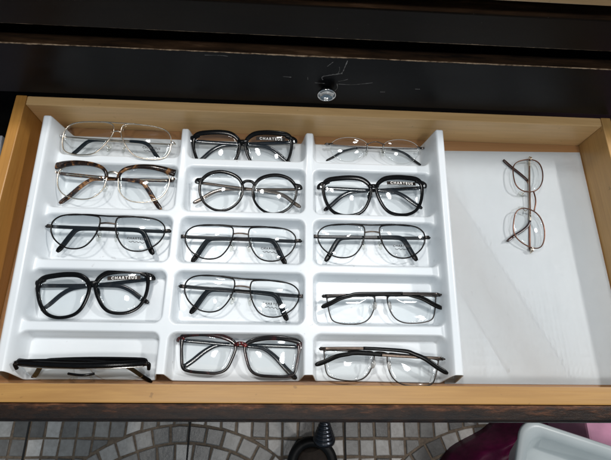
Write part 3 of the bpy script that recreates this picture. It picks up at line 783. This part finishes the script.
# ------------------------------------------------------------------ tiled floor
def floor():
    Z = -.72; bm = bmesh.new(); cl = bm.loops.layers.color.new('stone')
    rnd = random.Random(11)
    GAP = .0030
    def stone(poly, tone):
        c = sum((Vector(p) for p in poly), Vector((0, 0))) / len(poly)
        pts = [Vector(p) + Vector((rnd.uniform(-.0012, .0012), rnd.uniform(-.0012, .0012))) for p in poly]
        lo = [bm.verts.new((p.x, p.y, Z - .004)) for p in pts]
        hi = [bm.verts.new((p.x, p.y, Z - .0012)) for p in pts]
        ins = [c + (p - c) * .90 for p in pts]
        tp = [bm.verts.new((p.x, p.y, Z + rnd.uniform(-.0003, .0003))) for p in ins]
        n = len(pts); fs = []
        for i in range(n):
            j = (i + 1) % n
            fs.append(bm.faces.new((lo[i], lo[j], hi[j], hi[i]))); fs.append(bm.faces.new((hi[i], hi[j], tp[j], tp[i])))
        fs.append(bm.faces.new(tp))
        for f in fs:
            for l in f.loops: l[cl] = (tone, tone, tone, 1)
    RM = .413; ring = .0425
    cents = [(-.235 + .805 * k, -.50) for k in range(-3, 4)]
    def clip(poly, c, R):
        """keep the part of poly outside the circle (tangent half plane)"""
        m = sum((Vector(p) for p in poly), Vector((0, 0))) / len(poly); d = (m - Vector(c))
        if d.length < 1e-6: return []
        n = d.normalized(); out = []
        P = [Vector(p) for p in poly]; val = [(p - Vector(c)).dot(n) - R for p in P]
        for i in range(len(P)):
            j = (i + 1) % len(P)
            if val[i] >= 0: out.append(P[i])
            if val[i] * val[j] < 0: out.append(P[i].lerp(P[j], val[i] / (val[i] - val[j])))
        return out
    def tone(): return rnd.choice([.5, .6, .72, .8, .9]) * rnd.uniform(.9, 1.1)
    for c in cents:
        for k in range(0, 9):
            r1 = RM - k * ring - GAP; r0 = RM - (k + 1) * ring + GAP
            if r0 < .02: break
            n = max(6, int(2 * PI * (r0 + r1) / 2 / .0445)); off = rnd.random()
            for i in range(n):
                a0, a1 = 2 * PI * (i + off) / n, 2 * PI * (i + 1 + off) / n; ga = GAP / ((r0 + r1) / 2)
                am = (a0 + a1) / 2
                pc = (c[0] + (r0 + r1) / 2 * math.cos(am), c[1] + (r0 + r1) / 2 * math.sin(am))
                if abs(pc[0] - c[0]) > .4025: continue
                if any(math.hypot(pc[0] - d[0], pc[1] - d[1]) < math.hypot(pc[0] - c[0], pc[1] - c[1]) - 1e-6 for d in cents): continue
                q = [(r0, a0 + ga), (r1, a0 + ga), (r1, am), (r1, a1 - ga), (r0, a1 - ga)]
                stone([(c[0] + r * math.cos(a), c[1] + r * math.sin(a)) for r, a in q], tone())
    px, py = .0400, .0430
    for i in range(-42, 42):
        for j in range(-20, 30):
            x0, y0 = -.627 + i * px, -.076 + j * py
            mx, my = x0 + px / 2, y0 + py / 2
            if my < -.5 and True:
                near = min(cents, key=lambda c: math.hypot(mx - c[0], my - c[1]))
            poly = [(x0 + GAP, y0 + GAP), (x0 + px - GAP, y0 + GAP), (x0 + px - GAP, y0 + py - GAP), (x0 + GAP, y0 + py - GAP)]
            near = sorted(cents, key=lambda c: math.hypot(mx - c[0], my - c[1]))[:2]
            for c in near:
                if poly: poly = clip(poly, c, RM + GAP)
            if len(poly) >= 3:
                A_ = abs(sum(poly[k][0] * poly[(k + 1) % len(poly)][1] - poly[(k + 1) % len(poly)][0] * poly[k][1] for k in range(len(poly)))) / 2
                if A_ > 1.2e-4: stone([tuple(p) for p in poly], tone())
    m, nt, b = new_mat('mosaic_stone')
    at = N(nt, 'ShaderNodeVertexColor', layer_name='stone'); n1 = noise(nt, coords(nt), 70, 5, .65)
    r = ramp(nt, [(.25, (.46, .425, .39)), (.75, (.72, .695, .66))]); nt.links.new(n1.outputs['Fac'], r.inputs['Fac'])
    mx = N(nt, 'ShaderNodeMix', data_type='RGBA', blend_type='MULTIPLY'); mx.inputs[0].default_value = 1
    nt.links.new(r.outputs['Color'], mx.inputs[6]); nt.links.new(at.outputs['Color'], mx.inputs[7]); nt.links.new(mx.outputs[2], b.inputs['Base Color'])
    b.inputs['Roughness'].default_value = .32; bump(nt, b, n1.outputs['Fac'], .35, .002)
    g = simple('grout', (.16, .12, .085), .8, var=.3, vs=120)
    # grout bed and the dark joints between the square tiles
    vs = [bm.verts.new(p) for p in ((-4, -3, Z - .0035), (4, -3, Z - .0035), (4, 3, Z - .0035), (-4, 3, Z - .0035))]
    f = bm.faces.new(vs); f.material_index = 1
    jm = simple('tile_joint', (.012, .011, .010), .8)
    for k in range(-8, 9):
        x = -.2265 + .4025 * k
        v = [bm.verts.new((x + a * .0022, y, Z + .0009)) for a, y in ((-1, -3), (1, -3), (1, 3), (-1, 3))]
        f = bm.faces.new(v); f.material_index = 2
    o = link('floor', bm, [m, g, jm], smooth=False)
    return tag(o, kind='structure')
floor()

# ------------------------------------------------------------------ things on the floor, seen past the drawer front
# ribbed black metal cone
cone = empty('ribbed_cone', (.1115, -.1000, -.646)); tag(cone, 'small black ribbed metal cone resting on the rim of the dark round object', 'metal cone')
bm = bmesh.new(); prof = [(.0255, 0), (.0265, .004)]
for k in range(6):
    r0 = .0265 - .0028 * k; z = .006 + .008 * k
    prof += [(r0, z), (r0, z + .0035), (r0 - .0040, z + .0048), (r0 - .0040, z + .0070)]
prof += [(.0105, .056), (.0105, .086), (.009, .088)]
MC = Matrix.Translation((0, -.016, 0.024)) @ Matrix.Rotation(math.radians(-62), 4, 'X')
lathe(bm, prof, MC, 36); link('ribbed_body', bm, simple('black_ribbed_metal', (.05, .055, .065), .28, .8, var=.2), cone)
bm = bmesh.new(); lathe(bm, [(.006, .088), (.006, .094), (.0035, .096)], MC, 16); link('cap_screw', bm, SILVER, cone)
# round dark object, brown in the middle
st = empty('round_base', (.0860, -.1700, -.72)); tag(st, 'dark round object on the floor, black rim and brown middle, cut by lower edge', 'round object')
bm = bmesh.new(); lathe(bm, [(.02, .0), (.054, .0), (.058, .01), (.060, .05), (.062, .062), (.060, .069), (.052, .075), (.043, .074), (.039, .066)], None, 56); link('rim', bm, simple('black_rim', (.006, .006, .006), .5, spec=.2, var=.2), st)
bm = bmesh.new(); lathe(bm, [(.0385, .060), (.0385, .067), (.034, .0695), (.02, .0715), (.002, .072)], None, 48); link('centre_pad', bm, simple('brown_pad', (.022, .015, .011), .7, spec=.2, var=.25, vs=120, bmp=.3), st)
# magenta cloth heap
def cloth():
    bm = bmesh.new(); nx, ny = 70, 50; g = []
    for j in range(ny + 1):
        row = []
        for i in range(nx + 1):
            u, v = i / nx, j / ny
            y = -.42 + .52 * v
            x = .42 + 1.5 * (y + .17) + .52 * u
            edge = .010 * math.sin(19 * v + 1) + .006 * math.sin(43 * v)
            x += edge * (1 - u)
            hgt = .02 + .20 * min(1, u * 2.2) ** .8
            z = -.71 + hgt + .016 * math.sin(28 * u + 9 * v) + .012 * math.sin(17 * v - 21 * u) + .008 * math.sin(51 * u + 33 * v)
            z = max(z, -.7165)
            if i == 0: z = -.7175
            row.append(bm.verts.new((x, y, z)))
        g.append(row)
    for j in range(ny):
        for i in range(nx): bm.faces.new((g[j][i], g[j][i + 1], g[j + 1][i + 1], g[j + 1][i]))
    bmesh.ops.solidify(bm, geom=bm.faces[:], thickness=.0015)
    m = simple('magenta_cloth', (.19, .014, .08), .45, var=.25, vs=60, bmp=.2)
    return tag(link('magenta_bag', bm, m), 'dark magenta cloth bag on the floor under the translucent plastic bin', 'bag')
cloth()
# translucent plastic bin, seen from above
def bin_():
    root = empty('plastic_bin', (.584, -.210, -.34)); root.rotation_euler = (0, 0, math.radians(-17))
    tag(root, 'pale grey translucent plastic bin with rounded rim below the drawer\'s right corner', 'plastic bin')
    m, nt, b = new_mat('frosted_plastic')
    n = noise(nt, coords(nt), 10, 3); r = ramp(nt, [(.3, (.54, .59, .59)), (.7, (.62, .67, .67))]); nt.links.new(n.outputs['Fac'], r.inputs['Fac']); nt.links.new(r.outputs['Color'], b.inputs['Base Color'])
    b.inputs['Roughness'].default_value = .32; b.inputs['Transmission Weight'].default_value = .12
    def loop(hx, hy, rad, n=10):
        out = []
        for cx, cy, a0 in ((1, 1, 0), (-1, 1, 90), (-1, -1, 180), (1, -1, 270)):
            for k in range(n + 1):
                a = math.radians(a0 + 90 * k / n); out.append((cx * (hx - rad) + rad * math.cos(a), cy * (hy - rad) + rad * math.sin(a)))
        return out
    bm = bmesh.new(); rings = []
    for ins, z, rad in [(.034, -.10, .030), (.002, -.006, .030), (-.006, .003, .032), (-.004, .008, .031), (.004, .009, .030), (.012, .007, .028), (.018, -.002, .028), (.034, -.042, .030), (.040, -.046, .030), (.072, -.047, .03), (.078, -.041, .03), (.082, -.036, .03), (.088, -.036, .03), (.094, -.041, .025), (.098, -.0465, .022), (.112, -.0475, .012)]:
        rings.append([bm.verts.new((x, y, z)) for x, y in loop(.165 - ins, .115 - ins, min(rad, .115 - ins - .001))])
    for a, b_ in zip(rings, rings[1:]):
        for i in range(len(a)): bm.faces.new((a[i], a[(i + 1) % len(a)], b_[(i + 1) % len(a)], b_[i]))
    bm.faces.new(rings[-1]); link('body', bm, m, root)
    return root
bin_()
# pink panel right of the bin
pk = box('pink_box', (.66, 1.0, -.30, .10, -.62, -.455), simple('pink_card', (.50, .22, .33), .5, var=.12, vs=30), bev=.006)
tag(pk, 'mauve pink box beside the plastic bin at the lower right edge', 'box')
# printed carton left of the drawer
ct = empty('printed_carton', (-.478, .19, -.35)); tag(ct, 'white printed carton with blue and red marks, left of the drawer beside the cabinet', 'carton')
ct.rotation_euler = (0, 0, math.radians(4))
bm = bmesh.new(); add_box(bm, -.085, .085, -.145, .145, -.37, .32, bev=.002); link('carton_body', bm, simple('white_carton', (.55, .56, .60), .5, var=.06, vs=20), ct, False)
rr = random.Random(4)
BLUEP = simple('blue_print', (.06, .09, .22), .5, var=.5, vs=60); REDP = simple('red_print', (.45, .04, .04), .5, var=.3, vs=60)
for k in range(16):
    y = -.135 + .0165 * k; bm = bmesh.new()
    add_box(bm, -.075 + rr.uniform(0, .05), .035 + rr.uniform(0, .04), y, y + rr.uniform(.003, .010), .3201, .3206); link('printed_stripe', bm, BLUEP, ct, False)
for k in range(5):
    y = -.125 + .055 * k; bm = bmesh.new(); add_box(bm, .02, .078, y, y + .012, .3208, .3212); link('printed_stripe', bm, REDP, ct, False)

# ------------------------------------------------------------------ lights: the shop's ceiling lamps and two added front fills
def lamp(loc, power, size, colr=(1, .97, .93), target=(.05, .15, 0)):
    L = bpy.data.lights.new('ceiling_or_fill_lamp', 'AREA'); L.shape = 'DISK'; L.size = size; L.energy = power; L.color = colr
    o = bpy.data.objects.new('ceiling_or_fill_lamp', L); col.objects.link(o); o.location = loc
    o.rotation_euler = (Vector(target) - Vector(loc)).to_track_quat('-Z', 'Y').to_euler(); return o
lamp((1.85, .60, 1.75), 23, .13, (1, .975, .95))
lamp((-.45, .70, 1.85), 10, .15, (1, .965, .92))
lamp((.35, .50, 1.85), 9, .15, (1, .985, .975))
lamp((-.35, -.40, 1.95), 8, .20, (1, .965, .93))  # front fill, added to brighten faces turned toward the viewer
lamp((.60, -.50, 1.95), 7, .20, (1, .985, .96))  # second added front fill, lifts the drawer's back wall
w = bpy.data.worlds.new('World'); scn.world = w; w.use_nodes = True
bg = w.node_tree.nodes['Background']; bg.inputs['Color'].default_value = (.55, .79, 1.0, 1); bg.inputs['Strength'].default_value = .20

# ------------------------------------------------------------------ camera
cam = bpy.data.cameras.new('camera'); co = bpy.data.objects.new('camera', cam); col.objects.link(co)
M = Matrix(((.9984, -.0246, -.0512), (.0060, .9415, -.3368), (.0565, .3360, .9402)))
co.matrix_world = Matrix.Translation((0, 0, .55)) @ M.to_quaternion().to_matrix().to_4x4()
cam.sensor_width = 36; cam.lens = 446.87 / 611 * 36; cam.clip_start = .01; cam.clip_end = 50
scn.camera = co
scn.view_settings.view_transform = 'Standard'; scn.view_settings.look = 'None'; scn.view_settings.exposure = 0; scn.view_settings.gamma = 1
